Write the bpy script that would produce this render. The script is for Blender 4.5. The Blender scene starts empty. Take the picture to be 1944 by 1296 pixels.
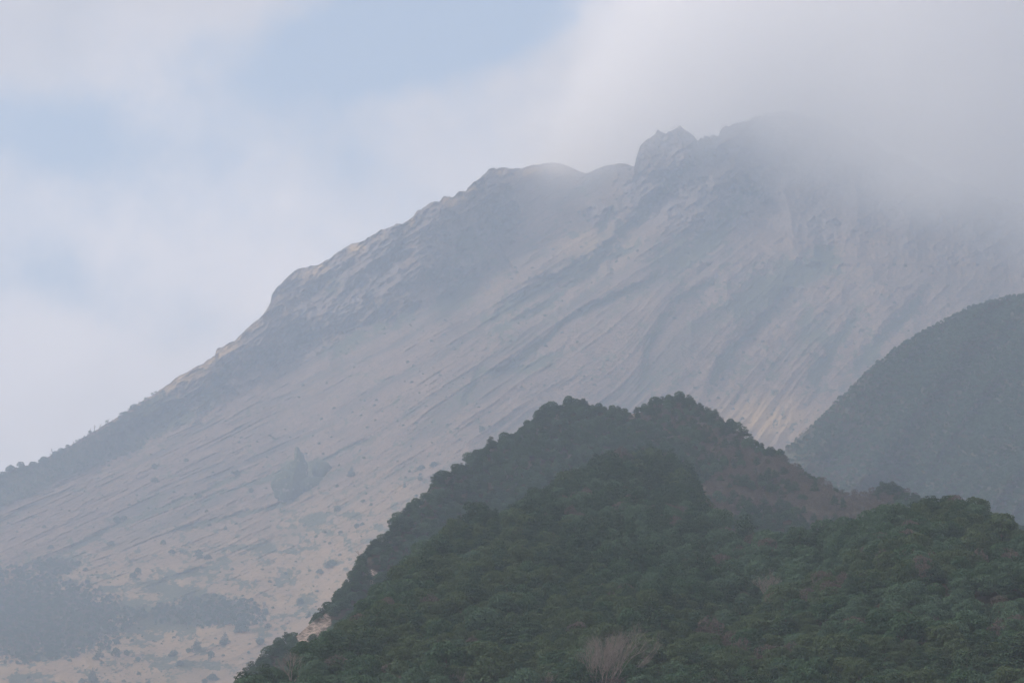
import bpy, math, random
import numpy as np
rnd = random.Random(7)
rs = np.random.RandomState(11)
sc = bpy.context.scene

# ------------------------------------------------------------------ camera
PITCH = math.radians(9.5)
F = 5512.0                       # focal length in pixels of the 1944 px wide photograph
CZ = 1.7
cam = bpy.data.cameras.new('camera'); cam.lens = F/1944*36; cam.sensor_width = 36
cam.clip_start = 1; cam.clip_end = 30000
camo = bpy.data.objects.new('camera', cam); sc.collection.objects.link(camo)
camo.location = (0, 0, CZ); camo.rotation_euler = (math.pi/2 + PITCH, 0, 0)
sc.camera = camo

# ------------------------------------------------------------------ sun, sky, exposure
SUN_EL, SUN_AZ = math.radians(24), math.radians(-98)      # azimuth from +Y, clockwise
sd = (math.sin(SUN_AZ)*math.cos(SUN_EL), math.cos(SUN_AZ)*math.cos(SUN_EL), math.sin(SUN_EL))
from mathutils import Vector
sun = bpy.data.lights.new('sun', 'SUN'); sun.energy = 4.4; sun.angle = math.radians(0.5); sun.color = (1, .88, .74)
suno = bpy.data.objects.new('sun', sun); sc.collection.objects.link(suno)
suno.rotation_euler = Vector(sd).to_track_quat('Z', 'Y').to_euler(); suno.location = (-500, 0, 900)

CP, SP = math.cos(PITCH), math.sin(PITCH)
def uv_of(px, py):               # direction ratios x/y and z/y of a pixel of the photograph
    X = (px-972)/F; V = (648-py)/F; k = CP - V*SP
    return X/k, (SP + V*CP)/k
def px_of(a, te):
    V = (te*CP - SP)/(CP + te*SP)
    return 972 + F*a*(CP - V*SP), 648 - F*V

class NT:
    def __init__(s, tree): s.t = tree; s.n = tree.nodes; s.l = tree.links; s.n.clear()
    def add(s, kind, **kw):
        n = s.n.new(kind)
        for k, v in kw.items(): setattr(n, k, v)
        return n
    def put(s, sock, v):
        if isinstance(v, bpy.types.NodeSocket): s.l.new(v, sock)
        elif v is not None: sock.default_value = v
    def m(s, op, a, b=None, c=None, clamp=False):
        n = s.add('ShaderNodeMath', operation=op); n.use_clamp = clamp
        s.put(n.inputs[0], a); s.put(n.inputs[1], b)
        if c is not None: s.put(n.inputs[2], c)
        return n.outputs[0]
    def mix(s, f, a, b):
        n = s.add('ShaderNodeMix', data_type='RGBA'); s.put(n.inputs[0], f); s.put(n.inputs[6], a); s.put(n.inputs[7], b)
        return n.outputs[2]
    def noise(s, vec, scale, detail=3, rough=.55, dist=0):
        n = s.add('ShaderNodeTexNoise'); s.put(n.inputs['Vector'], vec); n.inputs['Scale'].default_value = scale
        n.inputs['Detail'].default_value = detail; n.inputs['Roughness'].default_value = rough; n.inputs['Distortion'].default_value = dist
        return n.outputs['Fac']
    def ramp(s, v, lo, hi, a=0., b=1., smooth=True):
        n = s.add('ShaderNodeMapRange', interpolation_type='SMOOTHSTEP' if smooth else 'LINEAR')
        s.put(n.inputs[0], v); n.inputs[1].default_value = lo; n.inputs[2].default_value = hi
        n.inputs[3].default_value = a; n.inputs[4].default_value = b
        return n.outputs[0]

world = bpy.data.worlds.new('World'); sc.world = world; world.use_nodes = True
w = NT(world.node_tree)
sky = w.add('ShaderNodeTexSky', sky_type='NISHITA'); sky.sun_disc = False
sky.sun_elevation = SUN_EL; sky.sun_rotation = SUN_AZ; sky.altitude = 700; sky.air_density = 1; sky.dust_density = 1.5
tc = w.add('ShaderNodeTexCoord'); sx = w.add('ShaderNodeSeparateXYZ'); w.l.new(tc.outputs['Generated'], sx.inputs[0])
ymax = w.m('MAXIMUM', sx.outputs[1], .05)
U = w.m('DIVIDE', sx.outputs[0], ymax); V_ = w.m('DIVIDE', sx.outputs[2], ymax)
warp = w.noise(tc.outputs['Generated'], 26, 5, .62)
fine = w.noise(tc.outputs['Generated'], 9, 6, .55, .3)
wv = w.add('ShaderNodeTexNoise'); w.l.new(tc.outputs['Generated'], wv.inputs['Vector']); wv.inputs['Scale'].default_value = 22; wv.inputs['Detail'].default_value = 6; wv.inputs['Roughness'].default_value = .6
ws = w.add('ShaderNodeSeparateColor'); w.l.new(wv.outputs['Color'], ws.inputs[0])
U = w.m('ADD', U, w.m('MULTIPLY', w.m('SUBTRACT', ws.outputs[0], .5), .026)); V_ = w.m('ADD', V_, w.m('MULTIPLY', w.m('SUBTRACT', ws.outputs[1], .5), .018))
def blob(px, py, rx, ry, tilt=0):
    u0, v0 = uv_of(px, py)
    du = w.m('SUBTRACT', U, u0); dv = w.m('SUBTRACT', V_, v0)
    c, s_ = math.cos(tilt), math.sin(tilt)
    p = w.m('ADD', w.m('MULTIPLY', du, c*F/rx), w.m('MULTIPLY', dv, s_*F/rx))
    q = w.m('ADD', w.m('MULTIPLY', du, -s_*F/ry), w.m('MULTIPLY', dv, c*F/ry))
    r2 = w.m('ADD', w.m('MULTIPLY', p, p), w.m('MULTIPLY', q, q))
    return w.m('POWER', 2.718, w.m('MULTIPLY', r2, -1.))
hole = None
for px_, py_, rx_, ry_, tl, k_ in ((80, 255, 230, 90, -.08, .8), (800, 50, 320, 105, .28, 1.8), (960, 0, 160, 70, .25, 1.0), (200, 560, 330, 80, -.25, .45), (400, 330, 330, 100, .15, .3), (120, 320, 480, 380, 0, .22)):
    b_ = w.m('MULTIPLY', blob(px_, py_, rx_, ry_, tl), k_)
    hole = b_ if hole is None else w.m('ADD', hole, b_)
cover = w.m('SUBTRACT', w.m('ADD', .92, w.m('MULTIPLY', w.m('SUBTRACT', warp, .5), 1.3)), hole)
cover = w.m('ADD', cover, w.m('MULTIPLY', w.m('SUBTRACT', fine, .5), .6))
cover = w.ramp(cover, 0.0, .95, .03, .97)
lum = w.ramp(fine, .25, .75, .80, 1.12)
glow = w.m('MULTIPLY', blob(560, 520, 520, 380, .5), .12)
glow = w.m('SUBTRACT', glow, w.m('MULTIPLY', blob(1250, 120, 520, 330, 0), .42))
lum = w.m('SUBTRACT', w.m('ADD', lum, glow), w.m('MULTIPLY', blob(160, 40, 520, 300, .2), .36))
cc = w.add('ShaderNodeVectorMath', operation='SCALE'); cc.inputs[0].default_value = (8.6, 7.0, 6.0); w.put(cc.inputs[3], lum)
up = w.ramp(sx.outputs[2], -.02, .02)
full = w.mix(cover, sky.outputs[0], cc.outputs[0])
full = w.mix(up, (1.2, 1.2, 1.1, 1), full)
bg = w.add('ShaderNodeBackground'); w.put(bg.inputs[0], full); bg.inputs[1].default_value = .12
wo = w.add('ShaderNodeOutputWorld'); w.l.new(bg.outputs[0], wo.inputs[0])

sc.view_settings.view_transform = 'Standard'; sc.view_settings.look = 'None'
sc.view_settings.exposure = 0.38; sc.view_settings.gamma = 1
cy = sc.cycles
cy.use_denoising = True
try: cy.denoiser = 'OPENIMAGEDENOISE'
except Exception: pass
cy.max_bounces = 13; cy.diffuse_bounces = 2; cy.volume_bounces = 12; cy.transparent_max_bounces = 8
cy.volume_step_rate = 1.0; cy.volume_max_steps = 64

# ------------------------------------------------------------------ helpers
def tag(o, label=None, cat=None, group=None, kind=None):
    for k, v in (('label', label), ('category', cat), ('group', group), ('kind', kind)):
        if v: o[k] = v
    return o
def link(name, data, parent=None):
    o = bpy.data.objects.new(name, data); sc.collection.objects.link(o); o.parent = parent
    return o
def npmesh(name, V, faces, mats=(), attrs=None, smooth=False):
    """V: n x 3 array, faces: m x k array (k = 3 or 4)."""
    me = bpy.data.meshes.new(name); V = np.asarray(V, np.float32); faces = np.asarray(faces, np.int32)
    n, (m_, k) = len(V), faces.shape
    me.vertices.add(n); me.vertices.foreach_set('co', V.ravel())
    me.loops.add(m_*k); me.loops.foreach_set('vertex_index', faces.ravel())
    me.polygons.add(m_); me.polygons.foreach_set('loop_start', np.arange(0, m_*k, k, dtype=np.int32))
    me.polygons.foreach_set('use_smooth', np.full(m_, smooth))
    me.update(calc_edges=True)
    for k_, (dom, arr) in (attrs or {}).items():
        a = me.attributes.new(k_, 'FLOAT', dom); a.data.foreach_set('value', np.asarray(arr, np.float32).ravel())
    for x in mats: me.materials.append(x)
    return me
def grid_faces(R, C):
    i = np.arange(R*C).reshape(R, C)
    return np.stack([i[:-1, :-1], i[:-1, 1:], i[1:, 1:], i[1:, :-1]], -1).reshape(-1, 4)

_perm = rs.randint(0, 1 << 16, 65536).astype(np.int64)
def vnoise(x, y, seed=0):
    xi = np.floor(x).astype(np.int64); yi = np.floor(y).astype(np.int64)
    fx = x-xi; fy = y-yi; fx = fx*fx*fx*(fx*(fx*6-15)+10); fy = fy*fy*fy*(fy*(fy*6-15)+10)
    def h(i, j): return _perm[(_perm[(i+seed*131) & 65535] + j*7919) & 65535]/65536.0
    a = h(xi, yi); b = h(xi+1, yi); c = h(xi, yi+1); d = h(xi+1, yi+1)
    return (a*(1-fx)+b*fx)*(1-fy) + (c*(1-fx)+d*fx)*fy
def fbm(x, y, o=4, seed=0, g=.5):
    s = 0; a = 1; t = 0
    for k in range(o):
        s = s + a*vnoise(x, y, seed+k*17); t += a; a *= g; x = x*2.03+11.3; y = y*2.03+5.7
    return s/t
def ridged(x, y, o=4, seed=0, g=.55):
    s = 0; a = 1; t = 0
    for k in range(o):
        n = 1-np.abs(2*vnoise(x, y, seed+k*17)-1); s = s + a*n*n; t += a; a *= g; x = x*2.05+3.1; y = y*2.05+9.2
    return s/t
def sstep(e0, e1, x):
    t = np.clip((x-e0)/(e1-e0), 0, 1); return t*t*(3-2*t)
def pl(pts):
    p = np.array(pts, float); return lambda x: np.interp(x, p[:, 0], p[:, 1])
def smooth_pl(pts, sig=28.):
    f = pl(pts); x = np.arange(-900, 3200, 4.); k = np.exp(-(np.arange(-30, 31)*4/sig)**2/2); k /= k.sum()
    y = f(x); y = np.concatenate([np.full(30, y[0]), y, np.full(30, y[-1])]); y = np.convolve(y, k, 'valid')
    return lambda q: np.interp(q, x, y)
def bell(px, py, cx, cy_, rx, ry): return np.exp(-((px-cx)/rx)**2-((py-cy_)/ry)**2)

def signed_dist(px, py, pts):
    """distance in pixels to a polyline given from its top right end to its lower left end; positive on its lower right side."""
    best = np.full(px.shape, 1e9); sg = np.zeros(px.shape); tt = np.zeros(px.shape)
    n = len(pts)-1
    for i in range(n):
        ax, ay = pts[i]; bx, by = pts[i+1]; dx, dy = bx-ax, by-ay; L = dx*dx+dy*dy
        t = np.clip(((px-ax)*dx+(py-ay)*dy)/L, 0, 1)
        qx = px-(ax+t*dx); qy = py-(ay+t*dy); d = np.hypot(qx, qy)
        k = d < best; best = np.where(k, d, best)
        sg = np.where(k, np.sign(qy*(-dx)+qx*dy), sg); tt = np.where(k, (i+t)/n, tt)
    return best*sg, tt

class Terrain:
    """A hillside held as columns of constant azimuth from the camera's site; slope(px,py) sets how steeply each column climbs."""
    def __init__(s, name, ridge, a0, a1, cols, rows, D0, slope, te_low, jag=None, tpow=1.0, back=14, backslope=.55, backlen=260, wide=(1, 1)):
        s.name = name
        wl = a0-.17*(1-np.linspace(0, 1, 60, endpoint=False))**1.4 if wide[0] else np.empty(0)
        wr = a1+.22*np.linspace(0, 1, 71)[1:]**1.4 if wide[1] else np.empty(0)
        a = np.concatenate([wl, np.linspace(a0, a1, cols), wr]); cols = len(a)      # coarser ground beyond the picture's sides
        te = np.full(cols, .15)
        for _ in range(6):
            px, _y = px_of(a, te); te = uv_of(px, ridge(px))[1]
        t = np.linspace(0, 1, rows)**tpow
        te_b = np.minimum(te_low, te-.004)
        kk = np.exp(-(np.arange(-20, 21)/8.)**2); kk /= kk.sum()
        ts = np.convolve(np.concatenate([np.full(20, te[0]), te, np.full(20, te[-1])]), kk, 'valid')
        TE = te_b[None, :] + (ts-te_b)[None, :]*t[:, None] + (te-ts)[None, :]*(t**14)[:, None]
        A = np.broadcast_to(a[None, :], TE.shape)
        PX, PY = px_of(A, TE)
        S = np.maximum(slope(PX, PY), TE+.06)
        g = 1/(S-TE)
        dl = (g[1:]+g[:-1])/2*(TE[1:]-TE[:-1])
        lnD = np.concatenate([np.zeros((1, cols)), np.cumsum(dl, 0)])
        D = D0(px_of(a, te_b)[0])[None, :]*np.exp(lnD)
        s.A, s.TE, s.PX, s.PY, s.D = A, TE, PX, PY, D
        s.P = np.stack([A*D, D, TE*D+CZ], -1)
        s.rows, s.cols, s.a = rows, cols, a
        s.back, s.bs, s.bl = back, backslope, backlen
    def normals(s):
        du = np.gradient(s.P, axis=1); dv = np.gradient(s.P, axis=0)
        n = np.cross(du, dv); n /= np.linalg.norm(n, axis=-1, keepdims=True)+1e-9
        return n
    def displace(s, h, cap=2.0):
        """relief of h metres measured square to the ground, cut into the face that looks over the valley."""
        o = np.array([0, 0, CZ]); v = s.P-o; L = np.linalg.norm(v, axis=-1); v = v/L[..., None]
        f = np.clip(1/np.maximum(np.abs((s.normals()*v).sum(-1)), .2), 1, cap)
        s.P = o+v*(L-h*f)[..., None]
    def build(s, name, mat, attrs):
        # the far side, falling away behind the crest
        k = (np.arange(1, s.back+1)/s.back)**1.5
        top = s.P[-1]
        bk = np.empty((s.back, s.cols, 3)); d = s.bl*k
        y = top[None, :, 1]+d[:, None]
        bk[..., 1] = y; bk[..., 0] = top[None, :, 0]*(y/top[None, :, 1])
        bk[..., 2] = top[None, :, 2]-s.bs*d[:, None]*(.35+.65*k[:, None])
        P = np.concatenate([s.P, bk])
        at = {q: ('POINT', np.concatenate([v, np.repeat(v[-1:], s.back, 0)])) for q, v in attrs.items()}
        s.full = P
        me = npmesh(name, P.reshape(-1, 3), grid_faces(*P.shape[:2]), [mat], at, True)
        o = link(name, me); s.obj = o
        s.NORM = s.normals()
        s.ppx, s.ppy = px_of(s.P[..., 0]/s.P[..., 1], (s.P[..., 2]-CZ)/s.P[..., 1])
        return o
    def at(s, px, py):
        d = (s.ppx-px)**2+(s.ppy-py)**2
        i = np.unravel_index(np.argmin(d), d.shape)
        return s.P[i], s.NORM[i], s.D[i]
    def scatter(s, mask, spacing, seed, far=False):
        """points spread evenly over the ground, kept where mask > random."""
        r = np.random.RandomState(seed)
        P = s.full if far else s.P
        if far: mask = np.concatenate([mask, np.repeat(mask[-1:], s.back, 0)])
        e1 = P[:-1, 1:]-P[:-1, :-1]; e2 = P[1:, :-1]-P[:-1, :-1]
        ar = np.linalg.norm(np.cross(e1, e2), axis=-1)*mask[:-1, :-1]
        tot = ar.sum(); n = int(tot/(spacing**2)*3.2)
        c = np.cumsum(ar.ravel()); idx = np.searchsorted(c, r.rand(n)*c[-1]); idx = np.minimum(idx, len(c)-1)
        i, j = np.unravel_index(idx, ar.shape)
        f1 = r.rand(n, 1); f2 = r.rand(n, 1)
        pts = P[i, j]+f1*e1[i, j]+f2*e2[i, j]
        keep = []; cell = {}
        for k in range(n):
            x, y = pts[k, 0], pts[k, 1]; cx, cy_ = int(x//spacing), int(y//spacing); ok = True
            for u in (-1, 0, 1):
                for v in (-1, 0, 1):
                    for q in cell.get((cx+u, cy_+v), ()):
                        if (pts[q, 0]-x)**2+(pts[q, 1]-y)**2+(pts[q, 2]-pts[k, 2])**2 < spacing*spacing*.72: ok = False
                if not ok: break
            if ok: cell.setdefault((cx, cy_), []).append(k); keep.append(k)
        keep = np.array(keep)
        return pts[keep], np.minimum(i[keep], s.rows-1), j[keep]

# ------------------------------------------------------------------ materials
def mat(name):
    m = bpy.data.materials.new(name); m.use_nodes = True
    return m, NT(m.node_tree)
def finish(nt, col, rough=.9, spec=.2, bump=None, bstr=.3, bdist=1., trans=None):
    b = nt.add('ShaderNodeBsdfPrincipled'); nt.put(b.inputs['Base Color'], col); nt.put(b.inputs['Roughness'], rough)
    b.inputs['Specular IOR Level'].default_value = spec
    if bump is not None:
        bn = nt.add('ShaderNodeBump'); bn.inputs['Strength'].default_value = bstr; bn.inputs['Distance'].default_value = bdist
        nt.put(bn.inputs['Height'], bump); nt.l.new(bn.outputs[0], b.inputs['Normal'])
    sh = b.outputs[0]
    if trans is not None:
        t = nt.add('ShaderNodeBsdfTranslucent'); nt.put(t.inputs[0], trans)
        mx = nt.add('ShaderNodeMixShader'); mx.inputs[0].default_value = .25; nt.l.new(sh, mx.inputs[1]); nt.l.new(t.outputs[0], mx.inputs[2]); sh = mx.outputs[0]
    o = nt.add('ShaderNodeOutputMaterial'); nt.l.new(sh, o.inputs[0])
def attr(nt, n): a = nt.add('ShaderNodeAttribute', attribute_name=n); return a.outputs['Fac']
def geo(nt): return nt.add('ShaderNodeNewGeometry').outputs['Position']

def mountain_material():
    m, n = mat('dry_grass_and_rock'); p = geo(n)
    rock, veg_shade, pale = attr(n, 'rock'), attr(n, 'veg_shade'), attr(n, 'pale')
    n1 = n.noise(p, .035, 5, .6); n2 = n.noise(p, .3, 4, .65); n3 = n.noise(p, 1.1, 2, .7)
    grass = n.mix(n.ramp(n1, .3, .7), (.165, .112, .092, 1), (.235, .158, .112, 1))
    grass = n.mix(n.ramp(n2, .45, .66, 0, .8), grass, (.075, .07, .06, 1))
    grass = n.mix(n.ramp(n3, .5, .8, 0, .5), grass, (.22, .165, .115, 1))
    n4 = n.noise(p, .12, 4, .7); grass = n.mix(n.ramp(n4, .54, .68, 0, .7), grass, (.060, .058, .05, 1))
    grass = n.mix(n.ramp(n3, .54, .64, 0, .85), grass, (.035, .036, .028, 1))
    grass = n.mix(n.ramp(n.noise(p, .55, 3, .7), .55, .64, 0, .8), grass, (.035, .04, .03, 1))
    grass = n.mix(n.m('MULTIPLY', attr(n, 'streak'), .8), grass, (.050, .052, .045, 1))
    grass = n.mix(pale, grass, (.36, .25, .13, 1))  # tan grass, plus sunlit crest and patches put into the colour
    rk = n.mix(n.ramp(n2, .35, .7), (.21, .165, .145, 1), (.055, .052, .056, 1))
    rk = n.mix(n.ramp(n3, .55, .75, 0, .6), rk, (.30, .26, .235, 1))
    sc_ = n.mix(n.ramp(n3, .35, .7), (.035, .05, .03, 1), (.10, .10, .06, 1))
    c = n.mix(n.ramp(n.m('ADD', rock, n.m('MULTIPLY', n.m('SUBTRACT', n2, .5), .8)), .35, .65), grass, rk)
    c = n.mix(n.ramp(n.m('ADD', veg_shade, n.m('MULTIPLY', n.m('SUBTRACT', n2, .5), 1.1)), .4, .65), c, sc_)  # scrub colour, which also carries the painted shade of the gullies
    finish(n, c, .95, .1, n2, .8, 2.5)
    return m
def floor_material(name, a, b):
    m, n = mat(name); p = geo(n)
    c = n.mix(n.ramp(n.noise(p, .15, 5, .6), .35, .65), a, b)
    finish(n, c, .95, .1, n.noise(p, .8, 3), .6, .6)
    return m
def foliage(name, a, b, c_, trans):
    m, n = mat(name)
    r = n.add('ShaderNodeObjectInfo').outputs['Random']; t = attr(n, 'tone')
    col = n.mix(r, a, b); col = n.mix(n.m('MULTIPLY', n.m('POWER', t, 1.6), 1.1, clamp=True), col, c_)
    finish(n, col, .7, .25, trans=trans)
    return m
def bark(name, a, b):
    m, n = mat(name); p = n.add('ShaderNodeTexCoord').outputs['Object']
    finish(n, n.mix(n.ramp(n.noise(p, 3, 4), .35, .65), a, b), .9, .1)
    return m
M_mount = mountain_material()
M_floor = floor_material('forest_floor', (.035, .035, .02, 1), (.09, .075, .05, 1))
M_floor2 = floor_material('brush_floor', (.10, .075, .06, 1), (.20, .15, .12, 1))
M_dark = foliage('dark_evergreen_leaves', (0.020, 0.054, 0.031, 1), (0.031, 0.075, 0.040, 1), (0.061, 0.126, 0.071, 1), (0.043, 0.089, 0.020, 1))
M_olive = foliage('olive_leaves', (0.034, 0.068, 0.035, 1), (0.050, 0.083, 0.041, 1), (0.075, 0.128, 0.070, 1), (0.075, 0.117, 0.028, 1))
M_grey = foliage('grey_green_leaves', (0.036, 0.081, 0.055, 1), (0.052, 0.099, 0.063, 1), (0.082, 0.160, 0.105, 1), (0.061, 0.099, 0.038, 1))
M_brown = foliage('brown_twigs', (.075, .068, .060, 1), (.100, .094, .086, 1), (.15, .14, .128, 1), (.07, .06, .05, 1))
M_pine = foliage('pine_needles', (0.020, 0.050, 0.033, 1), (0.030, 0.065, 0.038, 1), (0.054, 0.108, 0.058, 1), (0.027, 0.055, 0.020, 1))
M_bark = bark('bark', (.07, .055, .045, 1), (.14, .12, .10, 1))
M_pale = bark('pale_bark', (.30, .26, .23, 1), (.45, .41, .37, 1))
def rock_material():
    m, n = mat('cliff_rock'); p = geo(n)
    a = n.noise(p, .5, 5, .65); v = n.noise(p, .25, 3, .6)
    mp = n.add('ShaderNodeMapping'); mp.inputs['Scale'].default_value = (1, 1, .22); n.put(mp.inputs[0], p)
    st = n.noise(mp.outputs[0], 1.4, 4, .6)
    c = n.mix(n.ramp(st, .38, .62), (.10, .09, .085, 1), (.30, .27, .25, 1))
    c = n.mix(n.ramp(n.m('ADD', v, n.m('MULTIPLY', attr(n, 'moss'), .5)), .55, .7), c, (.05, .065, .035, 1))
    finish(n, c, .9, .15, a, .8, .6)
    return m
M_rock = rock_material()

# ------------------------------------------------------------------ ground
me = npmesh('ground', [(-4200, -500, 0), (4200, -500, 0), (4200, 5200, 0), (-4200, 5200, 0)], [(0, 1, 2, 3)], [M_floor2])
tag(link('ground', me), kind='structure')

# ------------------------------------------------------------------ the volcano
R1_ = pl([(-500, 1150), (-100, 950), (0, 905), (30, 886), (70, 879), (110, 857), (160, 830), (200, 804), (250, 775), (300, 742), (320, 728), (350, 708), (385, 690),
         (408, 676), (411, 663), (440, 651), (465, 625), (492, 604), (513, 580), (516, 563), (525, 548), (545, 526), (560, 515), (600, 503), (640, 482), (665, 465),
         (700, 448), (760, 425), (785, 410), (790, 401), (815, 386), (835, 378), (845, 372), (858, 374), (870, 361), (882, 362), (895, 350), (915, 333), (934, 318), (970, 320), (1000, 317), (1055, 310),
         (1085, 318), (1110, 330), (1140, 318), (1180, 308), (1204, 312), (1209, 290), (1216, 272), (1240, 256), (1265, 250), (1290, 240), (1325, 262), (1360, 262), (1375, 246), (1400, 238), (1430, 222),
         (1500, 212), (1560, 226), (1640, 262), (1740, 315), (1850, 362), (1944, 395), (2100, 430), (2600, 560)])
def R1(x):
    j = (fbm(x/16., x*0, 4, 301, .62)-.5)*2
    amp = np.interp(x, [-200, 150, 300, 420, 600, 900, 1180, 1215, 1340, 1460, 1600, 2000], [2.5, 3, 3.5, 6, 6, 8, 5, 13, 14, 12, 14, 16])
    return R1_(x)+j*amp
CUR = [[(-500, 1180), (0, 965), (100, 925), (400, 790), (600, 672), (850, 560), (1000, 440), (1150, 350), (1250, 290), (1400, 180), (1700, -60), (2600, -900)],
       [(-500, 1240), (0, 1040), (300, 900), (620, 745), (900, 590), (1000, 530), (1160, 450), (1280, 340), (1450, 210), (1700, 0), (2600, -800)],
       [(-500, 1300), (0, 1110), (350, 960), (650, 830), (850, 700), (1000, 600), (1150, 500), (1350, 385), (1500, 260), (1800, 0), (2600, -700)],
       [(-500, 1350), (0, 1180), (400, 1040), (700, 890), (880, 760), (1020, 660), (1150, 565), (1350, 445), (1520, 310), (1800, 60), (2600, -600)],
       [(-500, 1450), (0, 1260), (450, 1130), (800, 960), (1060, 790), (1210, 700), (1250, 590), (1380, 500), (1560, 350), (1800, 130), (2600, -500)],
       [(-500, 1800), (0, 1500), (600, 1200), (1000, 960), (1330, 740), (1400, 640), (1500, 560), (1640, 420), (1800, 250), (2600, -300)],
       [(-500, 2300), (0, 1900), (900, 1300), (1350, 960), (1500, 760), (1600, 640), (1750, 520), (1850, 400), (2000, 200), (2600, -100)],
       [(-500, 3200), (0, 2600), (1200, 1400), (1600, 960), (1750, 760), (1944, 600), (2100, 450), (2600, 100)]]
CURF = [smooth_pl(c, 16 if i == 0 else 34) for i, c in enumerate(CUR)]
def flow(px, py):
    Y = np.stack([c(px) for c in CURF]); out = np.zeros(px.shape)
    out = np.where(py < Y[0], (py-Y[0])/80., out)
    for k in range(len(CUR)-1):
        f = (py-Y[k])/np.maximum(Y[k+1]-Y[k], 4); out = np.where((py >= Y[k]) & (py < Y[k+1]), k+f, out)
    return np.where(py >= Y[-1], len(CUR)-1+(py-Y[-1])/300., out)
def slope1(px, py):
    s = np.interp(px, [-300, 200, 900, 1300, 2200], [.37, .41, .50, .56, .60])
    c0 = CURF[0](px)
    cl = (1-sstep(c0-14, c0+14, py))*(1-sstep(930, 1050, px))
    s = s*(1-cl)+cl*np.interp(px, [0, 300, 500], [.75, 1.0, 1.5])
    cr = sstep(1130, 1240, px)*(1-.75*sstep(1340, 1480, px))*(1-sstep(330, 450, py-(px-1200)*.16)); s = s*(1-cr)+cr*.95
    s = s-.16*sstep(1000, 1180, py)*(1-sstep(500, 1000, px))
    return s
T1 = Terrain('volcano', lambda x: R1(x), -.225, .235, 1180, 640, pl([(-500, 1470), (0, 1490), (900, 1600), (1500, 1700), (2500, 1800)]), slope1, .0015, tpow=.92, backlen=500)
PX, PY = T1.PX, T1.PY
psi = flow(PX, PY)
c0 = CURF[0](PX)
cliff = (1-sstep(c0-16, c0+6, PY))*(1-sstep(960, 1060, PX))
crag = sstep(1120, 1230, PX)*(1-sstep(360, 470, PY-(PX-1200)*.17))
crag = np.maximum(crag, bell(PX, PY, 1135, 405, 28, 22)*1.4); crag = np.clip(crag, 0, 1); cs = .35+.65*(1-sstep(1330, 1480, PX))
rug = np.maximum(cliff, crag)
h = np.zeros(PX.shape); gully_shade = np.zeros(PX.shape)
# (edge of the shaded wall from its upper end down, depth m, wall width px, full width px)
WALLS = [([(1300, 340), (1215, 385), (1150, 455), (1100, 490), (1000, 545), (920, 590), (860, 632)], 13, 22, 70),
         ([(1260, 430), (1180, 466), (1120, 499), (1085, 530), (1000, 585), (940, 615), (860, 675)], 8, 14, 46),
         ([(1330, 480), (1240, 520), (1150, 560), (1065, 603), (1030, 640), (960, 690), (880, 745)], 6, 12, 46),
         ([(1400, 470), (1340, 530), (1290, 560), (1247, 600), (1228, 640), (1214, 690), (1203, 750)], 6, 14, 60),
         ([(1520, 520), (1470, 572), (1440, 600), (1400, 642), (1362, 680), (1345, 710), (1333, 760)], 9, 15, 60),
         ([(1120, 640), (1000, 690), (905, 700), (885, 735), (868, 790)], 4, 12, 45),
         ([(1640, 560), (1590, 620), (1555, 680), (1520, 740)], 5, 22, 90),
         ([(1760, 530), (1700, 590), (1640, 660), (1600, 720)], 5, 20, 80),
         ([(1450, 300), (1390, 340), (1340, 400), (1290, 440), (1200, 500)], 14, 60, 200),
         ([(1600, 420), (1520, 470), (1420, 520), (1320, 600)], 9, 60, 200),
         ([(1340, 250), (1320, 290), (1275, 325), (1230, 360), (1195, 385)], 15, 26, 70),
         ([(1170, 385), (1145, 400), (1120, 440)], 8, 16, 40),
         ([(1000, 362), (930, 372), (872, 392), (850, 440), (826, 470), (812, 515), (765, 560)], 34, 80, 190),
         ([(850, 480), (800, 525), (745, 570), (715, 610)], 14, 36, 80),
         ([(720, 540), (690, 590), (640, 615), (590, 650)], 16, 45, 90),
         ([(620, 600), (560, 620), (505, 655), (470, 680)], 16, 42, 80),
         ([(520, 630), (450, 670), (405, 700), (380, 745)], 14, 36, 70),
         ([(420, 700), (370, 735), (300, 765), (230, 810), (120, 860)], 12, 42, 80),
         ([(650, 500), (600, 530), (560, 560)], 8, 30, 60),
         ([(760, 440), (735, 480), (700, 500)], 8, 26, 50),
         ([(520, 860), (380, 930), (200, 1000), (60, 1075)], 3, 10, 34),
         ([(760, 800), (600, 870), (420, 930), (330, 975)], 3, 9, 34),
         ([(600, 930), (480, 965), (380, 985), (300, 1010)], 3, 9, 34),
         ([(160, 1035), (95, 1085), (60, 1105)], 5, 14, 40),
         ([(420, 1060), (330, 1085), (270, 1120)], 4, 14, 40),
         ([(480, 1125), (380, 1120), (290, 1160), (240, 1200)], 5, 26, 90),
         ([(60, 1100), (100, 1180), (170, 1235)], -4, 30, 90)]
wob = (fbm(PX/26, PY/26, 3, 5)-.5)*26
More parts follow.
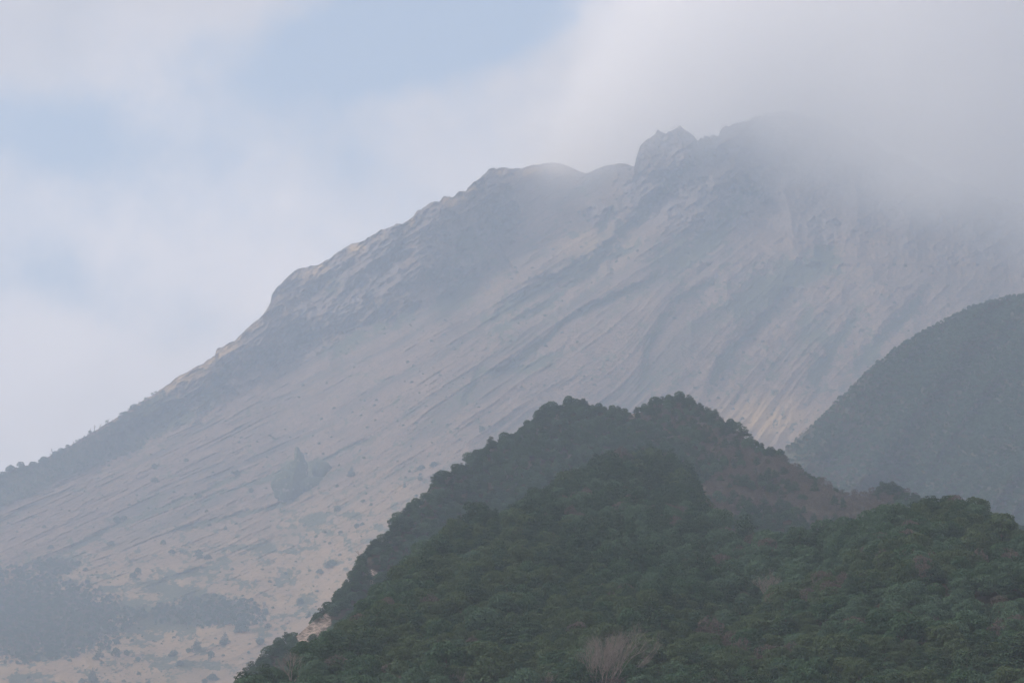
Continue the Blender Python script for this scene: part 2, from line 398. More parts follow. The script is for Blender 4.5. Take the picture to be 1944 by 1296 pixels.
for pts, dep, w1, w2 in WALLS:
    xs = [q[0] for q in pts]; ys = [q[1] for q in pts]
    sub = (PX > min(xs)-w2-60) & (PX < max(xs)+w2+60) & (PY > min(ys)-w2-60) & (PY < max(ys)+w2+60)
    ii = np.where(sub.any(1))[0]; jj = np.where(sub.any(0))[0]
    if not len(ii): continue
    sl = (slice(ii[0], ii[-1]+1), slice(jj[0], jj[-1]+1))
    d, t = signed_dist(PX[sl], PY[sl], pts); d = d + wob[sl]*min(1, w1/22)
    fade = sstep(0, .22, t)*(1-sstep(.8, 1.0, t)) if dep > 0 else 1
    end = np.exp(-(np.clip(np.abs(d)-w2, 0, None)/30)**2)
    if dep > 0: gully_shade[sl] = np.maximum(gully_shade[sl], fade*sstep(-w1*.2, w1*.6, d)*(1-sstep(w1*.8, w1*1.5, d))*end)
    h[sl] -= dep*1.3*fade*sstep(-w1*.3, w1*.8, d)*(1-sstep(w1, w2, d))*end
psw = psi+(fbm(PX/150, PY/110, 3, 401)-.5)*.13+(fbm(PX/22, PY/22, 3, 402)-.5)*.018
smask = .35+1.3*fbm(PX/110, PY/80, 3, 403)**1.4
streak = ridged(psw*3.2, PX/300, 3, 21); streak2 = ridged(psw*8.5, PX/95, 4, 33)
talus = (1-rug)
low = sstep(980, 1150, PY)*(1-sstep(600, 1000, PX))
mid_ = sstep(700, 1000, PX)
h += talus*(streak-.5)*(5.5+1.2*mid_)*(1-.5*low) + talus*(streak2-.5)*3.0*smask + talus*(ridged(psi*21, PX/70, 3, 35)-.5)*1.5
h += talus*(fbm(PX/38, PY/24, 5, 51, .6)-.5)*4.5 + low*(fbm(PX/110, PY/50, 3, 61)-.5)*14
c_, s_ = math.cos(1.0), math.sin(1.0)
q1 = PX*c_+PY*s_; q2 = -PX*s_+PY*c_              # ribs of the cliffs fall towards the lower left
h += cliff*((ridged(q1/46, q2/110, 5, 71, .62)-.5)*28 + (fbm(q1/14, q2/22, 5, 72, .65)-.5)*14)*sstep(250, 420, PX)**.5
h += crag*cs*((ridged(q1/34, q2/70, 5, 81)-.5)*20 + (fbm(PX/16, PY/13, 5, 82, .68)-.5)*17)
h += bell(PX, PY, 1137, 404, 20, 14)*12 + bell(PX, PY, 1168, 398, 12, 10)*7
h += sstep(1180, 1400, PX)*(ridged(PX/120, PY/90, 4, 93)-.5)*14*(1-sstep(560, 760, PY))
T1.displace(h)
veg_shade = np.zeros(PX.shape)
ridge_y = R1(PX); below = (PY-ridge_y)
veg_shade += cliff*(1-sstep(230, 420, PX))*.85*sstep(-2, 10, below)
veg_shade += cliff*(fbm(PX/40, PY/40, 3, 101)-.42)*1.0
veg_shade += bell(PX, PY, 40, 1170, 120, 62)*1.0 + bell(PX, PY, 150, 1185, 60, 40)*.6 + bell(PX, PY, 400, 1162, 110, 32)*.72 + bell(PX, PY, 290, 1180, 60, 26)*.5
for a_, b_, r1_, r2_, k_ in ((100, 1075, 40, 14, .7), (290, 1105, 40, 12, .4), (325, 1085, 60, 10, .4), (150, 1025, 60, 7, .35), (590, 985, 60, 12, .4), (480, 1040, 50, 12, .35), (560, 900, 70, 34, .5), (350, 1000, 60, 8, .35),
                              (1260, 720, 60, 22, .35), (1400, 700, 50, 26, .35), (1540, 650, 30, 60, .4), (1130, 700, 60, 24, .3), (870, 745, 14, 30, .4)):
    veg_shade += bell(PX, PY, a_, b_, r1_, r2_)*k_
veg_shade += sstep(1480, 1660, PX)*sstep(720, 880, PY)*.45
veg_shade += talus*(1-sstep(-.2, .5, h+1.5))*.12  # hollows darkened as well, shade put into the scrub colour
veg_shade += talus*.42*sstep(.50, .70, fbm(PX/8, PY/6.5, 3, 431, .7))*(.5+fbm(PX/120, PY/90, 2, 433))
veg_shade += talus*.30*sstep(.50, .72, fbm(PX/30, PY/20, 4, 432, .65))
veg_shade += gully_shade*.62*(.45+1.1*fbm(PX/7, PY/6, 3, 434, .7))*(1-low)*sstep(.2, .5, fbm(PX/18, PY/18, 3, 201)+.15)*(1-.25*cliff)  # scrub along the gully walls doubles as their painted shade
rock = sstep(1400, 1500, PX)*.0+cliff*.75*(fbm(PX/34, PY/34, 3, 111)*1.5-.05)*sstep(300, 480, PX)+crag*.95*(.4+cs*.6)*(.55+.9*fbm(PX/40, PY/30, 3, 311))
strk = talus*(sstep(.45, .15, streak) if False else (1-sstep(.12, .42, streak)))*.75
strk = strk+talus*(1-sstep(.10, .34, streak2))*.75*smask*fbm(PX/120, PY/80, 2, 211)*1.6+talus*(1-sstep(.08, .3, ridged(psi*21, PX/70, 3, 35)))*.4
pale = (sstep(0, 6, below)*(1-sstep(10, 26, below)))*(1-sstep(1000, 1100, PX))*sstep(160, 300, PX)*1.1  # sunlit edge of the left crest, painted as a pale stripe
tanz = sstep(-40, 110, PY-(1075-.27*PX))*(1-sstep(850, 1100, PX))
veg_shade += tanz*.42*sstep(.46, .70, fbm(PX/42, PY/13, 4, 411))
pale += tanz*.30*(.5+fbm(PX/50, PY/14, 3, 133))+bell(PX, PY, 1130, 470, 60, 40)*.5+bell(PX, PY, 1440, 800, 100, 40)*1.0*(.4+1.1*fbm(PX/25, PY/16, 3, 441))+low*.35*fbm(PX/60, PY/26, 3, 121)  # tan grass; the spur and golden patch have sunlight painted into their colour
o = T1.build('volcano_slope', M_mount, {'streak': np.clip(strk, 0, 1), 'rock': np.clip(rock, 0, 1), 'veg_shade': np.clip(veg_shade, 0, 1), 'pale': np.clip(pale, 0, 1)})
tag(o, kind='structure')
print('T1 depth', T1.D[-1, ::200], 'summit z', T1.P[-1, ::100, 2])

# ------------------------------------------------------------------ the wooded hills
def fbm_of(sc1, amp, seed): return lambda X, Y: (fbm(X/sc1, Y/sc1, 4, seed)-.5)*amp
R2 = pl([(1300, 960), (1400, 900), (1480, 850), (1530, 805), (1600, 742), (1650, 692), (1700, 652), (1760, 614), (1840, 574), (1900, 556), (1944, 549), (2100, 520), (2600, 520)])
T2 = Terrain('right', lambda x: R2(x)+13, .055, .235, 260, 150, pl([(1300, 1080), (1944, 1000), (2500, 940)]), lambda x, y: np.full(x.shape, .50), .012, back=10, backslope=.4, wide=(0, 1))
T2.displace((fbm(T2.PX/90, T2.PY/60, 4, 131)-.5)*14+(ridged(T2.PX/120+T2.PY/160, T2.PY/400, 3, 132)-.5)*20)
M_floor3 = floor_material('brush_floor_dark', (.045, .055, .037, 1), (.075, .078, .055, 1))
tag(T2.build('brushwood_hill', M_floor3, {}), kind='structure')

R3 = pl([(300, 1420), (420, 1330), (500, 1240), (560, 1195), (600, 1160), (622, 1148), (655, 1112), (690, 1052), (740, 1003), (770, 965), (800, 945), (822, 907), (870, 882), (930, 838), (980, 818), (1040, 772),
         (1090, 756), (1130, 766), (1180, 774), (1220, 768), (1240, 756), (1300, 750), (1340, 772), (1400, 808), (1430, 832), (1480, 856), (1530, 890), (1600, 925), (1650, 928), (1690, 918), (1740, 935),
         (1800, 962), (1944, 1000), (2600, 1150)])
def slope3(x, y): return np.interp(x, [500, 900, 1300, 1944], [.46, .36, .36, .34])
T3 = Terrain('mid', lambda x: R3(x)+14, -.105, .215, 420, 170, pl([(400, 500), (1100, 490), (1944, 450)]), slope3, .01, back=10, backslope=.5, backlen=200)
T3.displace((fbm(T3.PX/80, T3.PY/60, 4, 141)-.5)*6)
rk3 = np.zeros(T3.PX.shape)
for a_, b_, r1_, r2_ in ((592, 1200, 20, 22), (617, 1180, 12, 18), (706, 1098, 14, 18), (1057, 796, 6, 10), (812, 940, 10, 14), (568, 1218, 16, 26), (1195, 790, 14, 6)):
    rk3 = np.maximum(rk3, bell(T3.PX, T3.PY, a_, b_, r1_, r2_))
rk3 = rk3*(.75+.5*fbm(T3.PX/7, T3.PY/9, 2, 191))
m, n = mat('woodland_floor'); p_ = geo(n); st_ = n.add('ShaderNodeMapping'); st_.inputs['Scale'].default_value = (1, 1, .2); n.put(st_.inputs[0], p_)
rc = n.mix(n.ramp(n.noise(st_.outputs[0], 1.2, 4, .65), .38, .62), (.09, .08, .07, 1), (.34, .29, .26, 1))
fl = n.mix(n.ramp(n.noise(p_, .15, 5, .6), .35, .65), (.035, .036, .027, 1), (.075, .068, .055, 1))
finish(n, n.mix(n.ramp(attr(n, 'rock'), .3, .5), fl, rc), .95, .1, n.noise(p_, .8, 3), .6, .6)
tag(T3.build('woodland_hill', m, {'rock': rk3}), kind='structure')

R4 = pl([(300, 1440), (400, 1380), (450, 1310), (500, 1270), (530, 1258), (560, 1250), (620, 1200), (680, 1140), (740, 1088), (800, 1042), (860, 992), (930, 958), (960, 962), (1010, 935), (1080, 892), (1150, 858), (1210, 842), (1260, 850), (1305, 880),
         (1325, 920), (1345, 965), (1380, 1000), (1420, 1018), (1480, 1010), (1600, 985), (1640, 972), (1700, 955), (1740, 948), (1800, 937), (1850, 945), (1880, 968), (1944, 1005), (2100, 1060), (2600, 1200)])
def slope4(x, y): return np.interp(x, [400, 700, 1200, 1420, 1700, 2100], [.17, .185, .197, .18, .235, .235])
off4 = pl([(400, 62), (700, 46), (1000, 36), (1250, 30), (1380, 34), (1500, 42), (1944, 46)])
T4 = Terrain('front', lambda x: R4(x)+off4(x), -.115, .215, 420, 220, pl([(400, 216), (1200, 216), (1944, 209)]), slope4, .004, back=12, backslope=.35, backlen=110)
T4.displace((fbm(T4.PX/170, T4.PY/80, 3, 151)-.5)*8+(ridged((T4.PX+T4.PY*1.1)/190, (T4.PY-T4.PX*.5)/330, 3, 152)-.5)*7)
tag(T4.build('forest_hill', M_floor, {}), kind='structure')
print('T4 depth ridge', T4.D[-1, ::50], 'T3', T3.D[-1, ::60], 'T2', T2.D[-1, ::60])

# ------------------------------------------------------------------ trees
def leaf_cloud(lobes, n, size, seed, flat=0., jit=.55):
    """n small leaf clumps on the outside of a set of ellipsoid lobes (x,y,z,rx,ry,rz)."""
    r = np.random.RandomState(seed); L = np.array(lobes)
    wgt = L[:, 3]*L[:, 4]; k = r.choice(len(L), n, p=wgt/wgt.sum())
    d = r.normal(size=(n, 3)); d[:, 2] += .35; d /= np.linalg.norm(d, axis=1, keepdims=True)
    rad = .80+.28*r.rand(n, 1)
    lump = 1+.10*np.sin(d[:, :1]*7+k[:, None])*np.cos(d[:, 1:2]*6+k[:, None]*2)
    p = L[k, :3]+d*L[k, 3:6]*rad*lump
    inside = np.zeros(n, bool)
    for q in range(len(L)):
        e = (((p-L[q, :3])/L[q, 3:6])**2).sum(1); inside |= (e < .55) & (k != q)
    p, d, k = p[~inside], d[~inside], k[~inside]; n = len(p)
    nrm = d/L[k, 3:6]; nrm /= np.linalg.norm(nrm, axis=1, keepdims=True)
    nrm = nrm+r.normal(size=(n, 3))*jit; nrm[:, 2] += flat; nrm /= np.linalg.norm(nrm, axis=1, keepdims=True)
    t = np.cross(nrm, r.normal(size=(n, 3))); t /= np.linalg.norm(t, axis=1, keepdims=True); b = np.cross(nrm, t)
    s = size*(.6+.8*r.rand(n, 1)); bend = nrm*s*.25
    V = np.stack([p-t*s, p-b*s*.7+bend, p+t*s, p+b*s*.7+bend*.3], 1).reshape(-1, 3)
    Fc = np.arange(4*n).reshape(n, 4)
    tone = np.clip(r.rand(n)*.45+.55*r.rand(len(L))[k], 0, 1)
    return V, Fc, tone
def tube(segs, k=6):
    """segs: list of (p0, p1, r0, r1) -> V, F"""
    V = []; Fc = []
    for p0, p1, r0, r1 in segs:
        p0 = np.array(p0, float); p1 = np.array(p1, float); d = p1-p0; d /= np.linalg.norm(d)+1e-9
        u = np.cross(d, [0.3, .9, .1]); u /= np.linalg.norm(u); v = np.cross(d, u); b = len(V)
        for c, rr in ((p0, r0), (p1, r1)):
            for i in range(k):
                an = 2*math.pi*i/k; V.append(c+(u*math.cos(an)+v*math.sin(an))*rr)
        for i in range(k): Fc.append((b+i, b+(i+1) % k, b+k+(i+1) % k, b+k+i))
    return np.array(V), np.array(Fc)
def trunk_mesh(name, hgt, r0, seed, limbs=5, spread=2.0):
    r = random.Random(seed); segs = []; p = (0, 0, -.8); n = 4
    for i in range(n):
        q = (p[0]+r.uniform(-.15, .15), p[1]+r.uniform(-.15, .15), -.8+(hgt+.8)*(i+1)/n)
        a = r0*(1-.8*i/n); b = r0*(1-.8*(i+1)/n); segs.append((p, q, a, b))
        if i >= 1:
            for _ in range(limbs//2):
                an = r.uniform(0, 6.28); L = spread*r.uniform(.5, 1)
                segs.append((q, (q[0]+math.cos(an)*L, q[1]+math.sin(an)*L, q[2]+L*r.uniform(.4, .9)), b*.7, b*.2))
        p = q
    V, Fc = tube(segs)
    return npmesh(name, V, Fc, [M_bark])
def broad_lobes(seed, R=3.6, H=6.4, n=13, flat=.72):
    r = random.Random(seed); L = []
    for i in range(n):
        t = i/(n-1); an = i*2.4+r.uniform(-.4, .4); z = H*(.45+.5*(1-t**1.3))
        rr = R*(.15+.62*t**.6)*r.uniform(.75, 1.1) if i else 0
        s = R*r.uniform(.22, .44)*(1.15-.3*t)*(15/n)**.25
        L.append((math.cos(an)*rr, math.sin(an)*rr, z-R*.2+r.uniform(-.4, .4), s, s*r.uniform(.85, 1.15), s*flat*r.uniform(.8, 1.1)))
    return L
def pine_lobes(seed, R=3.2, H=7.2):
    r = random.Random(seed); L = []
    for lay in range(6):
        t = lay/5; z = H*(.38+.56*t); rr = R*(1-.62*t)
        for q in range(6-lay//2):
            an = r.uniform(0, 6.28); d = rr*r.uniform(.25, .75); s = rr*r.uniform(.34, .52)+.25
            L.append((math.cos(an)*d, math.sin(an)*d, z+r.uniform(-.3, .3), s, s, .30+.18*r.random()))
    return L
def conifer_lobes(seed, R=1.7, H=5.):
    r = random.Random(seed); L = []
    for i in range(14):
        t = i/13; an = i*2.4; rr = R*(1-t)*.55
        L.append((math.cos(an)*rr, math.sin(an)*rr, H*(.12+.84*t), R*(1.02-t)*.6+.12, R*(1.02-t)*.6+.12, .55))
    return L
KINDS = []   # (name, colour word, crown mesh, trunk mesh, height of the crown's top)
def add_kind(name, word, lobes, n, size, m, seed, th, flat=0., jit=.55):
    V, Fc, tone = leaf_cloud(lobes, n, size, seed, flat, jit)
    cm = npmesh(name+'_crown', V, Fc, [m], {'tone': ('FACE', tone)})
    tm = trunk_mesh(name+'_trunk', th, .2, seed)
    KINDS.append((name, word, cm, tm, V[:, 2].max()))
for i in range(4): add_kind('broadleaf_tree', 'dark green', broad_lobes(100+i, 3.9, 6.2, 24), 4200, .19, M_dark, 200+i, 4.6)
for i in range(3): add_kind('broadleaf_tree', 'grey-green', broad_lobes(120+i, 4.1, 6.4, 26), 4200, .19, M_grey, 220+i, 4.8)
for i in range(2): add_kind('broadleaf_tree', 'olive', broad_lobes(140+i, 3.7, 6.0, 22), 4000, .19, M_olive, 240+i, 4.5)
for i in range(3): add_kind('pine_tree', 'layered dark', pine_lobes(160+i, 3.6, 7.0), 3600, .19, M_pine, 260+i, 6.2, .9, .35)
for i in range(2): add_kind('brown_tree', 'brown', broad_lobes(180+i, 3.1, 5.6, 18, 1.0), 1500, .15, M_brown, 280+i, 4.6, 0, 1.2)
NK = len(KINDS)
SHR = len(KINDS)
add_kind('shrub', 'dark', broad_lobes(190, 1.6, 2.0, 9, .8), 900, .16, M_dark, 300, 1.2)
add_kind('shrub', 'dark', broad_lobes(191, 1.9, 1.8, 9, .7), 900, .16, M_pine, 301, 1.1)
add_kind('conifer', 'dark', conifer_lobes(192), 1200, .16, M_pine, 302, 4.6, .5, .4)

protos = {}
def tree(k, loc, rz, sc_, label, cat, group, name=None):
    nm, word, cm, tm, top = KINDS[k]
    root = bpy.data.objects.new(name or nm, None); sc.collection.objects.link(root)
    root.location = loc; root.rotation_euler = (rnd.uniform(-.05, .05), rnd.uniform(-.05, .05), rz); root.scale = (sc_[0], sc_[1], sc_[2]); root.empty_display_size = 1
    t = link('trunk', tm, root); c = link('crown', cm, root)
    protos.setdefault(k, c)
    return tag(root, label, cat, group)

# --- front hill
BIG = [(1140, 268, 9.0, 'large bare grey-pink tree spreading its twigs at the bottom centre'), (1030, 272, 4.2, 'bare tree at the bottom edge just left of the large bare one'),
       (872, 274, 4.4, 'thin bare tree at the bottom edge, far left of the large one'), (1450, 352, 5.4, 'bare brush-like tree on the slope right of the large bare one'), (560, 286, 4.6, 'slender pale bare tree near the lower left corner of the forest')]
P4, I4, J4 = T4.scatter(np.ones(T4.P.shape[:2]), 2.15, 401, True)
okb = np.ones(len(P4), bool)
for px_, D_, H, lb in BIG:
    bx_ = (px_-972)/F/CP*D_
    okb &= ~((np.abs(P4[:, 0]-bx_) < H*.36) & (P4[:, 1] < D_+2) & (P4[:, 1] > D_-9))
P4, I4, J4 = P4[okb], I4[okb], J4[okb]
k1 = vnoise(P4[:, 0]/20, P4[:, 1]/29, 9); k2 = np.random.RandomState(5).rand(len(P4)); k3 = fbm(P4[:, 0]/11, P4[:, 1]/17, 2, 19)
ppx, ppy = px_of(P4[:, 0]/P4[:, 1], (P4[:, 2]+1.9-CZ)/P4[:, 1])
pine_zone = bell(ppx, ppy, 1180, 960, 240, 120)
def choose(i, k1, k2, k3, pz):
    if k2 < .03+.3*(k3 > .68): return rnd.choice([12, 13])
    if k2 < .30+.55*pz: return rnd.choice([9, 10, 11])
    if k1 > .55 and k2 > .45: return rnd.choice([7, 8])
    if k1 < .45 and k2 > .45: return rnd.choice([4, 5, 6])
    return rnd.choice([0, 1, 2, 3, 0, 1, 2, 3, 4, 5])
kind4 = np.array([choose(i, k1[i], k2[i], k3[i], pine_zone[i]) for i in range(len(P4))])
scl4 = np.array([rnd.uniform(.30, .50)*(1.35 if rnd.random() < .14 else 1) for _ in P4])
inview = (ppx > -40) & (ppx < 1990) & (ppy < 1330)
order = np.argsort(np.where(inview, P4[:, 1]/scl4, 1e9))
solo = [int(i) for i in order[:236]]
solo_set = set(solo)
# labels: a belt of the hill, the look of the crown, and the rank from the left inside that belt
ords = ['first', 'second', 'third', 'fourth', 'fifth', 'sixth', 'seventh', 'eighth', 'ninth', 'tenth', 'eleventh', 'twelfth', 'thirteenth', 'fourteenth', 'fifteenth', 'sixteenth', 'seventeenth', 'eighteenth', 'nineteenth', 'twentieth']
def ordinal(i): return ords[i] if i < 20 else ('%dth' % (i+1) if (i+1) % 10 not in (1, 2, 3) else '%d%s' % (i+1, {1: 'st', 2: 'nd', 3: 'rd'}[(i+1) % 10]))
cells = {}
sy = np.sort(ppy[solo])
cuts = [sy[int(len(sy)*f)] for f in (.2, .4, .6, .8)]
BELT = ['top belt', 'upper belt', 'middle belt', 'lower belt', 'bottom belt']
for i in solo:
    belt = sum(ppy[i] > c for c in cuts); side = 0 if ppx[i] < 1140 else 1
    cells.setdefault((belt, side, KINDS[kind4[i]][1]), []).append(i)
lab4 = {}
for (belt, side, word), lst in cells.items():
    lst.sort(key=lambda i: ppx[i])
    noun = {'layered dark': ('flat-topped', 'pine'), 'brown': ('brown half-leafless', 'tree')}.get(word, (word, 'tree'))
    for r_, i in enumerate(lst):
        lab4[i] = '%s %s, %s from left in the %s, %s half' % (noun[0], noun[1], ordinal(r_), BELT[belt], 'left' if side == 0 else 'right')
def stuff(name, pts, kinds, scl, rots):
    me = bpy.data.meshes.new(name); me.vertices.add(len(pts)); me.vertices.foreach_set('co', np.asarray(pts, np.float32).ravel())
    a = me.attributes.new('kind_index', 'INT', 'POINT'); a.data.foreach_set('value', np.asarray(kinds, np.int32))
    a = me.attributes.new('size', 'FLOAT_VECTOR', 'POINT'); a.data.foreach_set('vector', np.asarray(scl, np.float32).ravel())
    a = me.attributes.new('turn', 'FLOAT_VECTOR', 'POINT'); a.data.foreach_set('vector', np.asarray(rots, np.float32).ravel())
    o = link(name, me); tag(o, kind='stuff')
    g = bpy.data.node_groups.new(name, 'GeometryNodeTree')
    g.interface.new_socket('Geometry', in_out='INPUT', socket_type='NodeSocketGeometry'); g.interface.new_socket('Geometry', in_out='OUTPUT', socket_type='NodeSocketGeometry')
    N, L = g.nodes, g.links
    gi = N.new('NodeGroupInput'); go = N.new('NodeGroupOutput'); ip = N.new('GeometryNodeInstanceOnPoints'); mp = N.new('GeometryNodeMeshToPoints')
    used = sorted(set(int(k) for k in kinds)); remap = {k: i for i, k in enumerate(used)}
    a = me.attributes['kind_index']; a.data.foreach_set('value', np.array([remap[int(k)] for k in kinds], np.int32))
    jn = N.new('GeometryNodeJoinGeometry')
    for k in reversed(used):
        oi = N.new('GeometryNodeObjectInfo'); oi.inputs['Object'].default_value = protos[k]; oi.inputs['As Instance'].default_value = True
        L.new(oi.outputs['Geometry'], jn.inputs[0])
    def na(nm, ty):
        q = N.new('GeometryNodeInputNamedAttribute'); q.data_type = ty; q.inputs[0].default_value = nm; return q.outputs['Attribute']
    L.new(gi.outputs[0], mp.inputs[0]); L.new(mp.outputs[0], ip.inputs['Points']); L.new(jn.outputs[0], ip.inputs['Instance'])
    ip.inputs['Pick Instance'].default_value = True
    L.new(na('kind_index', 'INT'), ip.inputs['Instance Index'])
    er = N.new('FunctionNodeEulerToRotation'); L.new(na('turn', 'FLOAT_VECTOR'), er.inputs[0]); L.new(er.outputs[0], ip.inputs['Rotation'])
    L.new(na('size', 'FLOAT_VECTOR'), ip.inputs['Scale']); L.new(ip.outputs[0], go.inputs[0])
    md = o.modifiers.new('scatter', 'NODES'); md.node_group = g
    return o
for i in solo:
    k = int(kind4[i]); nm, word = KINDS[k][:2]; s = scl4[i]
    tree(k, P4[i], rnd.uniform(0, 6.28), (s, s, s*rnd.uniform(.85, 1.1)), lab4[i], {'pine_tree': 'pine tree'}.get(nm, 'tree'), 'trees on the near hill')
# trees on the near hill that were too many to keep apart
for k in range(NK):
    if k not in protos:
        i = next(j for j in order if j not in solo_set and kind4[j] == k); solo_set.add(int(i)); s = scl4[i]
        tree(k, P4[i], 0, (s, s, s), 'tree of kind %s standing high on the near hill' % KINDS[k][1], 'tree', 'trees on the near hill')
rest = [i for i in range(len(P4)) if i not in solo_set]
def rot3(n, seed, tilt=.06):
    r = np.random.RandomState(seed); return np.stack([r.uniform(-tilt, tilt, n), r.uniform(-tilt, tilt, n), r.uniform(0, 6.28, n)], 1)
def szs(s): s = np.asarray(s); return np.stack([s, s, s*np.random.RandomState(3).uniform(.8, 1.3, len(s))], 1)
stuff('near_forest', P4[rest], kind4[rest], szs(scl4[rest]), rot3(len(rest), 31))

# --- middle hill
mx, my = T3.PX, T3.PY
brown = np.clip(sstep(1220, 1420, mx)*.55+bell(mx, my, 1620, 930, 160, 60)*.5+bell(mx, my, 1250, 790, 40, 40)*.5, 0, .8)
P3, I3, J3 = T3.scatter(1-sstep(.3, .5, rk3), 1.95, 403, True)
bz = brown[I3, J3]*1.0; cl = fbm(P3[:, 0]/13, P3[:, 1]/18, 3, 77)
rr = np.random.RandomState(8).rand(len(P3))
kind3 = np.where(rr < bz*1.3*np.clip((cl-.3)*3, 0, 1), np.where(rr < .3, 12, 13), np.where(rr > .62, 9+(rr*1000).astype(int) % 3, np.where(rr > .42, 4+(rr*1000).astype(int) % 3, (rr*1000).astype(int) % 4)))
scl3 = np.random.RandomState(9).uniform(.18, .38, len(P3))*np.where(np.random.RandomState(10).rand(len(P3)) < .12, 1.35, 1)
stuff('hillside_woodland', P3, kind3, szs(scl3), rot3(len(P3), 33))
# --- right hill
bx, by = T2.PX, T2.PY
dens = np.clip(sstep(-5, 110, (bx-1480)+(by-780)*.15)*.55+sstep(1560, 1720, bx)*.6, .15, 1)*(.35+1.3*fbm(bx/45, by/40, 3, 421))
P2, I2, J2 = T2.scatter(dens, 1.9, 405, True)
rr = np.random.RandomState(18).rand(len(P2)); cl = fbm(P2[:, 0]/29, P2[:, 1]/36, 3, 78)
pb = np.clip(.75-sstep(1500, 1760, T2.PX[I2, J2])*.75, .04, .8)
kind2 = np.where(rr < pb*np.clip((cl-.25)*2.6, 0, 1), np.where(rr < .2, 12, 13), np.where(rr > .6, 4+(rr*1000).astype(int) % 3, (rr*1000).astype(int) % 4))
scl2 = np.random.RandomState(19).uniform(.18, .36, len(P2))
stuff('distant_brushwood', P2, kind2, szs(scl2), rot3(len(P2), 35))

# --- skyline trees of the middle hill, one by one: (px, py of the crown's middle, radius px, kind, label)
SKY3 = [(1048, 770, 15, 0, 'rounded dark tree leaning over the pale rock notch on the middle hilltop'),
        (1083, 762, 18, 1, 'widest round tree on the left summit of the middle hill'),
        (1109, 764, 13, 9, 'pointed tree just right of the widest round tree on the left summit'),
        (1136, 770, 9, 2, 'small round tree alone right of the left summit trees'),
        (1163, 773, 8, 3, 'smallest round tree on the saddle between the two summits'),
        (1026, 786, 14, 2, 'dark tree stepping down left of the pale rock notch'),
        (1004, 804, 12, 1, 'dark round tree left of the notch, second step down the skyline'),
        (958, 826, 11, 3, 'low bushy tree below the second skyline step'),
        (932, 836, 13, 9, 'flat pine sticking out left on the upper skyline'),
        (903, 862, 12, 10, 'ragged pine halfway down the left skyline'),
        (866, 886, 11, 2, 'round tree at the top of the bulge on the left skyline'),
        (838, 900, 14, 0, 'dark tree crowning the bulge on the left skyline'),
        (786, 958, 14, 1, 'dark tree beside the brown gap on the left skyline'),
        (760, 990, 14, 2, 'tall dark tree under the brown gap on the left skyline'),
        (714, 1030, 13, 11, 'ragged pine jutting out low on the left skyline'),
        (670, 1090, 14, 3, 'dark round tree above the low cliff on the left skyline'),
        (1246, 760, 13, 3, 'tree at the left shoulder of the right summit'),
        (1270, 756, 12, 1, 'tree second from left on the right summit'),
        (1292, 754, 12, 10, 'pine in the middle of the right summit'),
        (1306, 756, 12, 9, 'tallest pine on the right summit'),
        (1326, 770, 10, 11, 'pine just below the tallest pine of the right summit'),
        (1358, 782, 10, 9, 'pine halfway down the right shoulder'),
        (1386, 800, 10, 2, 'round tree above the lone leaning pine'),
        (1414, 818, 14, 10, 'lone leaning pine standing out against the pale grass'),
        (1436, 832, 5, 0, 'tiny round tree right of the lone leaning pine'),
        (1478, 858, 11, 1, 'dark tree low on the right skyline of the middle hill'),
        (1674, 925, 13, 10, 'left of two spreading pines on the far brown saddle'),
        (1694, 922, 15, 9, 'right of two spreading pines on the far brown saddle')]
for px_, py_, r_, k, lb in SKY3:
    r_ = r_*.86
    p, n_, d_ = T3.at(px_, min(max(py_+r_*1.1, R3(px_)+14), 1100)); s = r_/F*d_/3.2
    top = KINDS[k][4]
    want = (uv_of(px_, py_-r_*.9)[1])*p[1]+CZ                # height of the crown's top
    hz = max(.35, (want-p[2])/top)
    tree(k, (p[0], p[1], p[2]-1.2*s), rnd.uniform(0, 6.28), (s, s, min(hz, s*1.7)+.1*s), lb, 'pine tree' if KINDS[k][0] == 'pine_tree' else 'tree', 'skyline trees on the middle hill')

